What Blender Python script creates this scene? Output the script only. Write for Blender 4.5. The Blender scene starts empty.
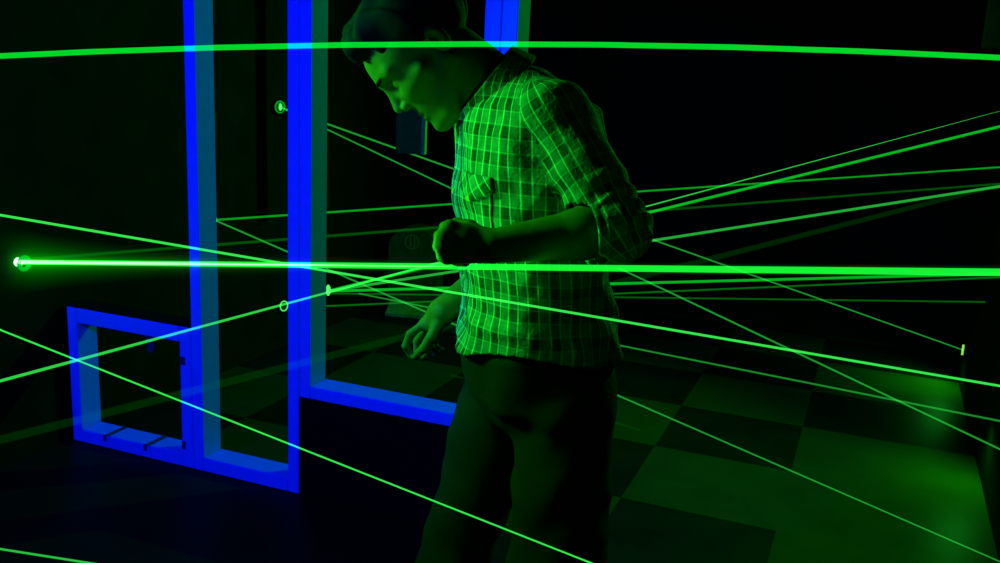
import bpy, math, random
import numpy as np
from mathutils import Vector, Matrix

sc = bpy.context.scene
COL = sc.collection

# ------------------------------------------------------------------ camera, world, lights, exposure
THETA = math.radians(21.4)      # yaw of the view against the room's axes
PITCH = math.radians(12.75)
ROLL = math.radians(2.8)
FOC = 950.0                     # focal length in pixels of a 1000 px wide frame
CAM_H = 1.5
ct, st = math.cos(THETA), math.sin(THETA)
RZ = np.array([[ct, -st, 0], [st, ct, 0], [0, 0, 1.0]])
Fv = np.array([0, math.cos(PITCH), -math.sin(PITCH)])
Rv = np.array([1.0, 0, 0])
Uv = np.cross(Rv, Fv)
cr_, sr_ = math.cos(ROLL), math.sin(ROLL)


def ray(x, y):
    """direction (view-aligned axes: +Y ahead, +Z up) through a point of the frame"""
    a = (x - 500) / FOC
    b = (281.5 - y) / FOC
    return Fv + (a * cr_ - b * sr_) * Rv + (a * sr_ + b * cr_) * Uv


def P(x, y, Y):
    """view-aligned point at horizontal distance Y ahead of the viewer"""
    r = ray(x, y)
    return r * (Y / r[1]) + np.array([0, 0, CAM_H])


def room(p):
    return RZ @ np.asarray(p, float)


def on_wall(x, y, axis, val):
    r = room(ray(x, y))
    t = val / r[axis]
    return r * t + np.array([0, 0, CAM_H])


cam_d = bpy.data.cameras.new('camera')
cam_d.sensor_width = 36.0
cam_d.lens = 36.0 * FOC / 1000.0
cam_d.clip_start = 0.05
cam = bpy.data.objects.new('camera', cam_d)
COL.objects.link(cam)
cx, cy, cz = RZ @ (cr_ * Rv + sr_ * Uv), RZ @ (-sr_ * Rv + cr_ * Uv), RZ @ (-Fv)
M = Matrix([[cx[0], cy[0], cz[0], 0], [cx[1], cy[1], cz[1], 0], [cx[2], cy[2], cz[2], CAM_H], [0, 0, 0, 1]])
cam.matrix_world = M
sc.camera = cam

sc.view_settings.view_transform = 'Standard'
sc.view_settings.look = 'None'
sc.view_settings.gamma = 1.0
sc.view_settings.exposure = 0.0
sc.view_settings.use_curve_mapping = False
sc.cycles.transparent_max_bounces = 128
sc.cycles.max_bounces = 6
sc.cycles.volume_bounces = 0

w = bpy.data.worlds.new('world')
sc.world = w
w.use_nodes = True
w.node_tree.nodes['Background'].inputs[0].default_value = (0.0, 1.0, 0.15, 1)
w.node_tree.nodes['Background'].inputs[1].default_value = 0.0006

GREEN = (0.02, 1.0, 0.05)
UVB = (0.0, 0.004, 1.0)


def area(name, loc, target, sx, sy, power, color, spread=180):
    l = bpy.data.lights.new(name, 'AREA')
    l.shape = 'RECTANGLE'
    l.size, l.size_y = sx, sy
    l.energy = power
    l.color = color
    l.spread = math.radians(spread)
    o = bpy.data.objects.new(name, l)
    COL.objects.link(o)
    o.location = loc
    o.rotation_euler = (Vector(target) - Vector(loc)).to_track_quat('-Z', 'Y').to_euler()
    return o


def point(name, loc, power, color, r=0.03):
    l = bpy.data.lights.new(name, 'POINT')
    l.energy = power
    l.color = color
    l.shadow_soft_size = r
    o = bpy.data.objects.new(name, l)
    COL.objects.link(o)
    o.location = loc
    return o


def spot(name, loc, target, power, color, angle, blend=0.8, r=0.03):
    l = bpy.data.lights.new(name, 'SPOT')
    l.energy = power
    l.color = color
    l.spot_size = math.radians(angle)
    l.spot_blend = blend
    l.shadow_soft_size = r
    o = bpy.data.objects.new(name, l)
    COL.objects.link(o)
    o.location = loc
    o.rotation_euler = (Vector(target) - Vector(loc)).to_track_quat('-Z', 'Y').to_euler()
    return o


# the black light washing the painted frames from the visitor's side
spot('black_light', (-1.75, -0.55, 2.6), (-1.90, 2.63, 0.86), 600, UVB, 50, 0.10, 0.12)
# unseen green area lamp added beside the visitor, standing in for the laser glow
kl = room((-1.22, 1.66, 1.72))
area('added_key_left', tuple(kl), tuple(room((0.0, 1.7, 1.35))), 0.20, 0.20, 7.6, GREEN, 95)
point('hand_fill_light', tuple(room(P(392, 262, 1.50))), 0.60, GREEN, 0.02)  # point lamp added near the hands to brighten them like beam scatter
# added spots by the right wall, imitating laser scatter on posts and tiles
spot('reveal_fill_right', (0.40, 5.0, 2.3), (-1.7, 2.7, 0.95), 150, GREEN, 100)
spot('fill_spot_near_tile', (0.46, 3.90, 0.30), (0.28, 3.84, 0.0), 6.0, GREEN, 150)
spot('fill_spot_far_tile', (0.45, 5.22, 0.26), (0.22, 5.18, 0.0), 7.0, GREEN, 150)
point('laser_lens_glow', tuple(on_wall(18, 262, 0, -2.8) + np.array([0.10, 0, 0])), 0.10, GREEN)
# faint green haze light over the checkered floor
area('haze_light', (-0.6, 4.2, 2.55), (-0.5, 4.1, 0), 2.0, 2.4, 0.9, GREEN)

# ------------------------------------------------------------------ materials


class NT:
    def __init__(s, name):
        s.m = bpy.data.materials.new(name)
        s.m.use_nodes = True
        s.t = s.m.node_tree
        s.b = s.t.nodes['Principled BSDF']
        s.out = s.t.nodes['Material Output']

    def n(s, typ, **kw):
        nd = s.t.nodes.new(typ)
        for k, v in kw.items():
            setattr(nd, k, v)
        return nd

    def l(s, a, b):
        s.t.links.new(a, b)

    def math(s, op, a, b=None, c=None):
        nd = s.n('ShaderNodeMath', operation=op)
        for i, v in enumerate((a, b, c)):
            if v is None:
                continue
            if isinstance(v, (int, float)):
                nd.inputs[i].default_value = v
            else:
                s.l(v, nd.inputs[i])
        return nd.outputs[0]

    def coord(s, which='Object'):
        return s.n('ShaderNodeTexCoord').outputs[which]

    def noise(s, vec, scale, detail=3, rough=0.6):
        nd = s.n('ShaderNodeTexNoise')
        nd.inputs['Scale'].default_value = scale
        nd.inputs['Detail'].default_value = detail
        nd.inputs['Roughness'].default_value = rough
        s.l(vec, nd.inputs['Vector'])
        return nd.outputs['Fac']

    def ramp(s, fac, stops):
        nd = s.n('ShaderNodeValToRGB')
        e = nd.color_ramp.elements
        while len(e) < len(stops):
            e.new(0.5)
        for i, (p, c) in enumerate(stops):
            e[i].position = p
            e[i].color = (*c, 1)
        s.l(fac, nd.inputs[0])
        return nd.outputs[0]

    def mix(s, fac, a, b, typ='MIX'):
        nd = s.n('ShaderNodeMix', data_type='RGBA', blend_type=typ)
        for inp, v in ((nd.inputs[0], fac), (nd.inputs[6], a), (nd.inputs[7], b)):
            if isinstance(v, (int, float)):
                inp.default_value = v
            elif isinstance(v, tuple):
                inp.default_value = (*v, 1)
            else:
                s.l(v, inp)
        return nd.outputs[2]

    def base(s, c):
        if isinstance(c, tuple):
            s.b.inputs['Base Color'].default_value = (*c, 1)
        else:
            s.l(c, s.b.inputs['Base Color'])

    def set(s, rough=0.6, metal=0.0, spec=0.5):
        s.b.inputs['Roughness'].default_value = rough
        s.b.inputs['Metallic'].default_value = metal
        s.b.inputs['Specular IOR Level'].default_value = spec

    def bump(s, h, strength=0.3, dist=0.01):
        nd = s.n('ShaderNodeBump')
        nd.inputs['Strength'].default_value = strength
        nd.inputs['Distance'].default_value = dist
        s.l(h, nd.inputs['Height'])
        s.l(nd.outputs[0], s.b.inputs['Normal'])


def plain(name, c, rough=0.6, metal=0.0, spec=0.5, nscale=20, namp=0.25, bump=0.1):
    t = NT(name)
    c = (c[0], c[1], c[2] * 0.015)      # answers visible light, not the black light
    f = t.noise(t.coord(), nscale)
    lo = tuple(x * (1 - namp) for x in c)
    hi = tuple(min(1, x * (1 + namp)) for x in c)
    t.base(t.ramp(f, [(0.3, lo), (0.7, hi)]))
    t.set(rough, metal, spec)
    if bump:
        t.bump(f, bump, 0.004)
    return t.m


MAT = {}
MAT['black_wall'] = plain('black_wall_paint', (0.012, 0.014, 0.012), 0.85, spec=0.04, nscale=6)
MAT['ceiling'] = plain('black_ceiling_paint', (0.012, 0.014, 0.012), 0.9, spec=0.2)
MAT['black_panel'] = plain('black_panel_board', (0.006, 0.006, 0.006), 0.8, spec=0.1)
MAT['tape'] = plain('dark_tape', (0.01, 0.05, 5.0), 0.6, spec=0.2)
MAT['dark_metal'] = plain('dark_metal', (0.10, 0.10, 0.10), 0.45, 0.4)
MAT['cabinet'] = plain('dark_cabinet_board', (0.20, 0.26, 0.20), 0.7, spec=0.02)
MAT['emblem'] = plain('emblem_paint', (0.6, 0.65, 0.5), 0.5, spec=0.03)
MAT['grey_board'] = plain('grey_board', (0.16, 0.22, 0.5), 0.6, spec=0.05)
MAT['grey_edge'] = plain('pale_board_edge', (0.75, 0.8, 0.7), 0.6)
MAT['skin'] = plain('skin', (0.20, 0.165, 0.13), 0.6, spec=0.12, nscale=60, namp=0.12, bump=0.12)
MAT['lip'] = plain('lip_skin', (0.35, 0.20, 0.18), 0.5)
MAT['eye'] = plain('eye_white', (0.5, 0.5, 0.5), 0.25, namp=0.02, bump=0)
MAT['button'] = plain('shirt_button', (0.6, 0.6, 0.55), 0.3)
MAT['shoe'] = plain('dark_shoe_leather', (0.02, 0.02, 0.02), 0.45)
MAT['sole'] = plain('shoe_sole', (0.05, 0.05, 0.05), 0.7)

# hair
t = NT('dark_hair')
f = t.n('ShaderNodeTexWave', wave_type='BANDS')
f.inputs['Scale'].default_value = 60
f.inputs['Distortion'].default_value = 8
f.inputs['Detail'].default_value = 3
t.l(t.coord(), f.inputs['Vector'])
t.base(t.ramp(f.outputs['Fac'], [(0.2, (0.006, 0.006, 0.001)), (0.9, (0.011, 0.011, 0.002))]))
t.set(0.7, 0, 0.06)
MAT['hair'] = t.m

# paint that answers the black light
t = NT('fluorescent_blue_paint')
f = t.noise(t.coord(), 35, 5)
t.base(t.ramp(f, [(0.25, (0.015, 0.23, 0.80)), (0.7, (0.02, 0.27, 0.92))]))
t.set(0.75, 0, 0.15)
MAT['blue_paint'] = t.m
t = NT('dark_blue_paint')  # far darker blue than the other frame paint
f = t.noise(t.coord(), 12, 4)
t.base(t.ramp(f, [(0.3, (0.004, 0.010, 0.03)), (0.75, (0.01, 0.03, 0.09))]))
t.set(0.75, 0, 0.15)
MAT['dark_paint'] = t.m

# trousers
t = NT('dark_denim')
wv = t.n('ShaderNodeTexWave')
wv.inputs['Scale'].default_value = 220
wv.inputs['Distortion'].default_value = 1.5
t.l(t.coord(), wv.inputs['Vector'])
nz = t.noise(t.coord(), 9, 4)
t.base(t.mix(wv.outputs['Fac'], t.ramp(nz, [(0.3, (0.006, 0.008, 0.003)), (0.7, (0.016, 0.020, 0.006))]), (0.020, 0.024, 0.006)))
t.set(0.9, 0, 0.1)
t.bump(nz, 0.35, 0.01)
MAT['denim'] = t.m
MAT['belt'] = plain('dark_belt', (0.010, 0.010, 0.010), 0.6)

# plaid shirt: two stored cloth coordinates in metres
t = NT('plaid_cotton')
au = t.n('ShaderNodeAttribute', attribute_name='cloth_u').outputs['Fac']
av = t.n('ShaderNodeAttribute', attribute_name='cloth_v').outputs['Fac']


def stripe(src, period, off, width, soft=0.12):
    x = t.math('FRACT', t.math('ADD', t.math('DIVIDE', src, period), off))
    d = t.math('ABSOLUTE', t.math('SUBTRACT', x, 0.5))
    nd = t.n('ShaderNodeMapRange', interpolation_type='SMOOTHSTEP')
    t.l(d, nd.inputs['Value'])
    nd.inputs['From Min'].default_value = width / 2
    nd.inputs['From Max'].default_value = width / 2 + soft
    nd.inputs['To Min'].default_value = 1
    nd.inputs['To Max'].default_value = 0
    return nd.outputs[0]


vb = stripe(au, 0.036, 0.1, 0.40)
hb = stripe(av, 0.044, 0.3, 0.38)
vt = stripe(au, 0.0180, 0.35, 0.06, 0.07)
ht = stripe(av, 0.0220, 0.55, 0.05, 0.06)
vt2 = stripe(au, 0.0062, 0.0, 0.25, 0.2)
ht2 = stripe(av, 0.0062, 0.0, 0.25, 0.2)
val = t.math('ADD', t.math('MULTIPLY', vb, 0.12), t.math('MULTIPLY', hb, 0.10))
val = t.math('ADD', val, t.math('MULTIPLY', vt, 0.50))
val = t.math('ADD', val, t.math('MULTIPLY', ht, 0.17))
val = t.math('ADD', val, t.math('MULTIPLY', t.math('MULTIPLY', vt2, ht2), 0.03))
val = t.math('ADD', val, 0.07)
fz = t.noise(t.coord(), 90, 3)
val = t.math('MULTIPLY', val, t.math('ADD', t.math('MULTIPLY', fz, 0.9), 0.5))
cmb = t.n('ShaderNodeCombineColor')
t.l(t.math('MULTIPLY', val, 0.45), cmb.inputs[0])
t.l(val, cmb.inputs[1])
t.l(t.math('MULTIPLY', val, 0.8), cmb.inputs[2])
t.base(cmb.outputs[0])
t.set(0.9, 0, 0.1)
crease = t.noise(t.coord(), 9, 2, 0.5)
t.bump(t.math('ADD', crease, t.math('MULTIPLY', fz, 0.10)), 0.9, 0.030)
MAT['plaid'] = t.m

# checkered floor
TILE, TX, TY = 0.545, -0.72, 4.23
t = NT('checkered_vinyl_tiles')
geo = t.n('ShaderNodeNewGeometry').outputs['Position']
sp = t.n('ShaderNodeSeparateXYZ')
t.l(geo, sp.inputs[0])
ix = t.math('MINIMUM', t.math('FLOOR', t.math('DIVIDE', t.math('SUBTRACT', sp.outputs[0], TX), TILE)), 1.0)
iy = t.math('FLOOR', t.math('DIVIDE', t.math('SUBTRACT', sp.outputs[1], TY), TILE))
par = t.math('ABSOLUTE', t.math('MODULO', t.math('ADD', ix, iy), 2.0))
light = t.math('SUBTRACT', 1.0, par)
# the tile nearest the doorway at the right wall is a pale one out of turn
pale = t.math('MULTIPLY', t.math('GREATER_THAN', sp.outputs[0], TX + TILE), t.math('LESS_THAN', sp.outputs[1], TY - TILE))
light = t.math('MAXIMUM', light, pale)
# in front of the partition the floor is plain black vinyl
light = t.math('MULTIPLY', light, t.math('GREATER_THAN', sp.outputs[1], 2.70))
nf = t.noise(geo, 5, 5)
dark_c = t.ramp(nf, [(0.3, (0.010, 0.011, 0.002)), (0.7, (0.018, 0.020, 0.003))])
lite_c = t.ramp(nf, [(0.3, (0.045, 0.050, 0.003)), (0.7, (0.062, 0.068, 0.004))])
t.base(t.mix(light, dark_c, lite_c))
t.set(0.45, 0, 0.035)
t.bump(nf, 0.05, 0.003)
MAT['floor'] = t.m


def beam_mat(name, color, strength):
    t = NT(name)
    t.t.nodes.remove(t.b)
    e = t.n('ShaderNodeEmission')
    e.inputs[0].default_value = (*color, 1)
    e.inputs[1].default_value = strength
    tr = t.n('ShaderNodeBsdfTransparent')
    ad = t.n('ShaderNodeAddShader')
    t.l(e.outputs[0], ad.inputs[0])
    t.l(tr.outputs[0], ad.inputs[1])
    t.l(ad.outputs[0], t.out.inputs[0])
    t.m.cycles.emission_sampling = 'NONE'
    return t.m


def haze_mat(name, color, strength):
    t = NT(name)
    t.t.nodes.remove(t.b)
    e = t.n('ShaderNodeEmission')
    e.inputs[0].default_value = (*color, 1)
    e.inputs[1].default_value = strength
    t.l(e.outputs[0], t.out.inputs['Volume'])
    t.m.cycles.emission_sampling = 'NONE'
    return t.m


def glow_solid(name, color, strength):
    t = NT(name)
    t.base((0.002, 0.002, 0.002))
    t.b.inputs['Emission Color'].default_value = (*color, 1)
    t.b.inputs['Emission Strength'].default_value = strength
    t.m.cycles.emission_sampling = 'NONE'
    return t.m


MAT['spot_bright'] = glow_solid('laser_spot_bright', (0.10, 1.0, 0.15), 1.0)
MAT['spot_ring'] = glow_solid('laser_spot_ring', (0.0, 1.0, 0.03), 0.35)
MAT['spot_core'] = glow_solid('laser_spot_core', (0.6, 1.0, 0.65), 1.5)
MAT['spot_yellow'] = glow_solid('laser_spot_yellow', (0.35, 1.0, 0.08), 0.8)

# ------------------------------------------------------------------ mesh helpers


def tag(o, label, cat, group=None, kind=None):
    o['label'] = label
    o['category'] = cat
    if group:
        o['group'] = group
    if kind:
        o['kind'] = kind
    return o


def empty(name, loc):
    o = bpy.data.objects.new(name, None)
    COL.objects.link(o)
    o.location = loc
    return o


def world_loc(o):
    v = Vector((0, 0, 0))
    while o is not None:
        v += o.location
        o = o.parent
    return v


class MB:
    """collects shapes in room coordinates, links them as one mesh object"""

    def __init__(s):
        s.v, s.f, s.mi = [], [], []

    def add(s, vs, fs, mi=0):
        b = len(s.v)
        s.v += [tuple(map(float, v)) for v in vs]
        s.f += [tuple(b + i for i in f) for f in fs]
        s.mi += [mi] * len(fs)

    def box(s, a, b, mi=0, ch=0.0):
        (x0, y0, z0), (x1, y1, z1) = a, b
        if ch <= 0:
            vs = [(x, y, z) for z in (z0, z1) for y in (y0, y1) for x in (x0, x1)]
            s.add(vs, [(0, 2, 3, 1), (4, 5, 7, 6), (0, 1, 5, 4), (2, 6, 7, 3), (0, 4, 6, 2), (1, 3, 7, 5)], mi)
            return
        c = ch
        import bmesh
        bm = bmesh.new()
        r = bmesh.ops.create_cube(bm, size=1)
        for v in bm.verts:
            v.co = Vector(((x0 + x1) / 2 + v.co.x * (x1 - x0), (y0 + y1) / 2 + v.co.y * (y1 - y0), (z0 + z1) / 2 + v.co.z * (z1 - z0)))
        bmesh.ops.bevel(bm, geom=list(bm.edges), offset=c, segments=2, affect='EDGES')
        bm.verts.index_update()
        s.add([v.co[:] for v in bm.verts], [tuple(v.index for v in f.verts) for f in bm.faces], mi)
        bm.free()

    def tube(s, pts, rads, n=12, mi=0, caps=True):
        pts = [np.asarray(p, float) for p in pts]
        rings = []
        prev = None
        for i, p in enumerate(pts):
            d = pts[min(i + 1, len(pts) - 1)] - pts[max(i - 1, 0)]
            d = d / np.linalg.norm(d)
            if prev is None:
                a = np.cross(d, [0, 0, 1.0])
                if np.linalg.norm(a) < 1e-3:
                    a = np.cross(d, [0, 1.0, 0])
            else:
                a = prev - d * (prev @ d)
            a = a / np.linalg.norm(a)
            prev = a
            b = np.cross(d, a)
            rings.append([p + rads[i] * (math.cos(2 * math.pi * k / n) * a + math.sin(2 * math.pi * k / n) * b) for k in range(n)])
        vs = [v for r in rings for v in r]
        fs = []
        for i in range(len(rings) - 1):
            for k in range(n):
                k2 = (k + 1) % n
                fs.append((i * n + k, i * n + k2, (i + 1) * n + k2, (i + 1) * n + k))
        if caps:
            fs.append(tuple(range(n))[::-1])
            fs.append(tuple((len(rings) - 1) * n + k for k in range(n)))
        s.add(vs, fs, mi)

    def build(s, name, mats, parent=None, smooth=False):
        if not isinstance(mats, (list, tuple)):
            mats = [mats]
        off = world_loc(parent) if parent else Vector((0, 0, 0))
        me = bpy.data.meshes.new(name)
        if parent is None:
            arr = np.array(s.v)
            c = Vector(((arr[:, 0].min() + arr[:, 0].max()) / 2, (arr[:, 1].min() + arr[:, 1].max()) / 2, arr[:, 2].min()))
        else:
            c = Vector((0, 0, 0))
        me.from_pydata([tuple(Vector(v) - off - c) for v in s.v], [], s.f)
        for m in mats:
            me.materials.append(m)
        me.polygons.foreach_set('material_index', s.mi)
        me.polygons.foreach_set('use_smooth', [smooth] * len(s.f))
        me.update()
        o = bpy.data.objects.new(name, me)
        COL.objects.link(o)
        o.location = c
        if parent:
            o.parent = parent
        return o


def boxo(name, a, b, mat, parent=None, ch=0.0):
    m = MB()
    m.box(a, b, 0, ch)
    return m.build(name, mat, parent)


# ------------------------------------------------------------------ room shell
XL, XR, YB, ZC = -2.81, 0.52, 5.95, 2.75
YF = -0.9


def struct(name, a, b, mat, label):
    o = boxo(name, a, b, mat)
    o['kind'] = 'structure'
    o['label'] = label
    return o


struct('floor', (XL, YF, -0.1), (XR, YB, 0.0), MAT['floor'], 'black floor with grey checker tiles behind the blue partition')
struct('ceiling', (XL, YF, ZC), (XR, YB, ZC + 0.1), MAT['ceiling'], 'black ceiling')
struct('wall_left', (XL - 0.1, YF, 0), (XL, YB, ZC), MAT['black_wall'], 'black wall on the left carrying the laser lamp')
struct('wall_right', (XR, YF, 0), (XR + 0.1, YB, ZC), MAT['black_wall'], 'black wall on the right')
struct('wall_back', (XL, YB, 0), (XR, YB + 0.1, ZC), MAT['black_wall'], 'black wall at the far end')

# ------------------------------------------------------------------ the blue partition frames
Y0, Y1 = 2.63, 2.73      # front and back of the lumber
TOPZ = 2.30
BP = MAT['blue_paint']
CH = 0.0025

# low square frame by the left wall
fr = empty('square_frame', (-2.50, 2.685, 0))
tag(fr, 'low square blue glowing frame standing on the floor by the left wall', 'frame')
boxo('side_post', (-2.785, Y0, 0.0), (-2.738, Y1, 0.538), BP, fr, CH)
boxo('side_post', (-2.257, Y0, 0.0), (-2.206, Y1, 0.538), BP, fr, CH)
boxo('bottom_rail', (-2.737, Y0, 0.0), (-2.258, Y1, 0.050), BP, fr, CH)
boxo('top_rail', (-2.737, Y0, 0.480), (-2.258, Y1, 0.538), BP, fr, CH)
boxo('cap_strip', (-2.785, Y0 + 0.001, 0.5385), (-2.206, Y1, 0.541), MAT['black_panel'], fr)['label'] = 'unpainted dark top of the low frame'
# pieces of dark tape on it
for (x, wd, kind) in ((-2.625, 0.022, 'low'), (-2.43, 0.022, 'low')):
    m = MB()
    m.box((x, Y0 - 0.002, 0.050), (x + wd, Y1, 0.0515))
    m.box((x - 0.006, Y0 - 0.002, 0.026), (x + 0.008, Y0 - 0.0003, 0.0515))
    o = m.build('tape_strip', MAT['tape'], fr)
    o['label'] = 'strip of dark tape over the bottom rail'
m = MB()
m.add([(-2.425, Y0 + 0.01, 0.487), (-2.385, Y0 + 0.01, 0.487), (-2.378, Y0 + 0.006, 0.425), (-2.402, Y0 + 0.006, 0.413), (-2.412, Y0 + 0.008, 0.43),
       (-2.425, Y0 + 0.013, 0.487), (-2.385, Y0 + 0.013, 0.487), (-2.378, Y0 + 0.009, 0.425), (-2.402, Y0 + 0.009, 0.413), (-2.412, Y0 + 0.011, 0.43)],
      [(0, 1, 2, 3, 4), (9, 8, 7, 6, 5), (0, 5, 6, 1), (1, 6, 7, 2), (2, 7, 8, 3), (3, 8, 9, 4), (4, 9, 5, 0)])
o = m.build('tape_strip', MAT['tape'], fr)
o['label'] = 'loose end of tape hanging from the top rail'
m = MB()
m.box((-2.253, Y0 - 0.002, 0.395), (-2.232, Y0 - 0.0003, 0.425))
m.build('tape_strip', MAT['tape'], fr)
m = MB()
m.box((-2.256, Y0 - 0.002, 0.07), (-2.240, Y0 - 0.0003, 0.10))
m.build('tape_strip', MAT['tape'], fr)

# tall frame
fr = empty('tall_frame', (-1.98, 2.685, 0))
tag(fr, 'tall narrow blue glowing frame between the low square frame and the black based one', 'frame')
boxo('side_post', (-2.204, Y0, 0.0), (-2.160, Y1, TOPZ), BP, fr, CH)
boxo('side_post', (-1.796, Y0, 0.0), (-1.752, Y1, TOPZ), BP, fr, CH)
boxo('bottom_rail', (-2.159, Y0, 0.0), (-1.797, Y1, 0.052), BP, fr, CH)
boxo('top_rail', (-2.159, Y0, TOPZ - 0.05), (-1.797, Y1, TOPZ), BP, fr, CH)

# frame on a black base panel
fr = empty('window_frame', (-1.41, 2.685, 0))
tag(fr, 'blue glowing window frame above a black base panel, left of the man', 'frame')
boxo('side_post', (-1.750, Y0, 0.362), (-1.707, Y1, TOPZ), BP, fr, CH)
boxo('side_post', (-1.118, Y0, 0.362), (-1.067, Y1, TOPZ), BP, fr, CH)
boxo('bottom_rail', (-1.706, Y0, 0.362), (-1.119, Y1, 0.405), BP, fr, CH)
boxo('top_rail', (-1.706, Y0, TOPZ - 0.05), (-1.119, Y1, TOPZ), BP, fr, CH)
o = boxo('base_panel', (-1.750, Y0 + 0.004, 0.0), (-1.067, Y1, 0.361), MAT['black_panel'], fr, CH)
o['label'] = 'plain black base panel'

# doorway frame
fr = empty('doorway_frame', (-0.4, 2.685, 0))
tag(fr, 'blue post of the open doorway, seen behind the neck of the man', 'frame')
boxo('side_post', (-1.064, Y0, 0.0), (-1.015, Y1, TOPZ), BP, fr, CH)
boxo('side_post', (0.195, Y0, 1.60), (0.235, Y1, TOPZ), MAT['dark_paint'], fr, CH)['label'] = 'dim short blue post at the upper right'
boxo('top_rail', (-1.014, Y0, TOPZ - 0.05), (0.194, Y1, TOPZ), BP, fr, CH)
# every post reaches the ceiling through a plain black header
struct('trim_1', (XL, Y0 + 0.01, TOPZ), (XR, Y1 - 0.01, ZC), MAT['black_wall'], 'black header above the blue frames')

# ------------------------------------------------------------------ round-topped cabinet at the back
def cabinet():
    # centre at image about (409, 240); stands near the back left
    Yc = 5.30
    pc = room(P(415, 268, 5.72))
    cxx, cyy = pc[0], pc[1]
    root = empty('emblem_cabinet', (cxx, cyy, 0))
    tag(root, 'dark round-topped cabinet with a faint circular emblem, behind the hands of the man', 'cabinet')
    ztop = P(410, 226, 5.72)[2]
    hw = 0.155
    zs = ztop - 0.13
    m = MB()
    prof = [(-hw, 0.0)]
    for k in range(13):
        a = math.pi * (1 - k / 12)
        prof.append((hw * math.cos(a), zs + 0.13 * math.sin(a)))
    prof.append((hw, 0.0))
    ca, sa = ct, st      # faces the viewer: turned with the view

    def tr(u, d, z):
        return (cxx + u * 0.97 - d * 0.24, cyy + u * 0.24 + d * 0.97, z)
    n = len(prof)
    vs = [tr(u, -0.06, z) for u, z in prof] + [tr(u, 0.12, z) for u, z in prof]
    fs = [tuple(range(n)), tuple(range(2 * n - 1, n - 1, -1))] + [(i, i + n, (i + 1) % n + n, (i + 1) % n) for i in range(n)]
    m.add(vs, fs)
    m.build('body', MAT['cabinet'], root)
    # counter wedge
    zc = P(405, 306, 5.6)[2]
    m = MB()
    pts = [(-0.13, -0.20, zc - 0.035), (0.16, -0.20, zc - 0.03), (0.16, -0.062, zc), (-0.13, -0.062, zc + 0.025),
           (-0.13, -0.20, zc - 0.06), (0.16, -0.20, zc - 0.06), (0.16, -0.062, zc - 0.06), (-0.13, -0.062, zc - 0.06)]
    m.add([tr(*p) for p in pts], [(0, 1, 2, 3), (7, 6, 5, 4), (0, 4, 5, 1), (1, 5, 6, 2), (2, 6, 7, 3), (3, 7, 4, 0)])
    m.build('counter', MAT['grey_edge'], root)
    m = MB()
    m.box((0, 0, 0), (1, 1, 1))
    m.v = [tr(-0.11 + v[0] * 0.25, -0.18 + v[1] * 0.118, v[2] * (zc - 0.062)) for v in m.v]
    m.build('pedestal', MAT['black_panel'], root)
    # emblem: ring with two bars
    ze = P(408, 242, 5.66)[2]
    m = MB()
    N = 32
    ro, ri = 0.046, 0.039
    ring = []
    for k in range(N):
        a = 2 * math.pi * k / N
        for r_, d_ in ((ro, -0.064), (ri, -0.064), (ro, -0.0605), (ri, -0.0605)):
            ring.append(tr(r_ * math.cos(a) - 0.01, d_, ze + r_ * math.sin(a)))
    fs = []
    for k in range(N):
        a, b = 4 * k, 4 * ((k + 1) % N)
        fs += [(a, a + 1, b + 1, b), (a, b, b + 2, a + 2), (a + 1, a + 3, b + 3, b + 1), (a + 2, b + 2, b + 3, a + 3)]
    m.add(ring, fs)
    for u in (-0.019, 0.005):
        b = MB()
        b.box((0, 0, 0), (1, 1, 1))
        m.add([tr(u + v[0] * 0.008 - 0.004, -0.064 + v[1] * 0.0035, ze - 0.034 + v[2] * 0.068) for v in b.v], b.f)
    e = m.build('emblem', MAT['emblem'], root)
    e['label'] = 'pale ring with two upright bars inside'


cabinet()

# grey board hanging from the ceiling behind the face
pb = room(P(409, 135, 4.6))
zb = P(409, 154, 4.6)[2]
root = empty('hanging_board', (pb[0], pb[1], zb))
tag(root, 'narrow grey green board hanging with one lit edge below the face of the man', 'board')
def hb_(name, u0, u1, mat, d0=0.0, d1=0.05):
    m = MB()
    m.box((0, 0, 0), (1, 1, 1))
    m.v = [(pb[0] + (u0 + v[0] * (u1 - u0)) * 0.95 - (d0 + v[1] * (d1 - d0)) * .31, pb[1] + (u0 + v[0] * (u1 - u0)) * 0.31 + (d0 + v[1] * (d1 - d0)) * .95, zb + v[2] * (ZC - zb)) for v in m.v]
    return m.build(name, mat, root)
hb_('panel', -0.063, 0.058, MAT['grey_board'])
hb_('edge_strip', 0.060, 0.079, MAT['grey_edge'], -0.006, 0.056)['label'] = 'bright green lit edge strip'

# ------------------------------------------------------------------ laser beams
BEAM_GROUP = 'green laser beams crossing the room'
beam_mats = {}


def bm_mat(c, s):
    k = (c, s)
    if k not in beam_mats:
        beam_mats[k] = beam_mat('laser_light_%d' % len(beam_mats), c, s)
    return beam_mats[k]


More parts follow.
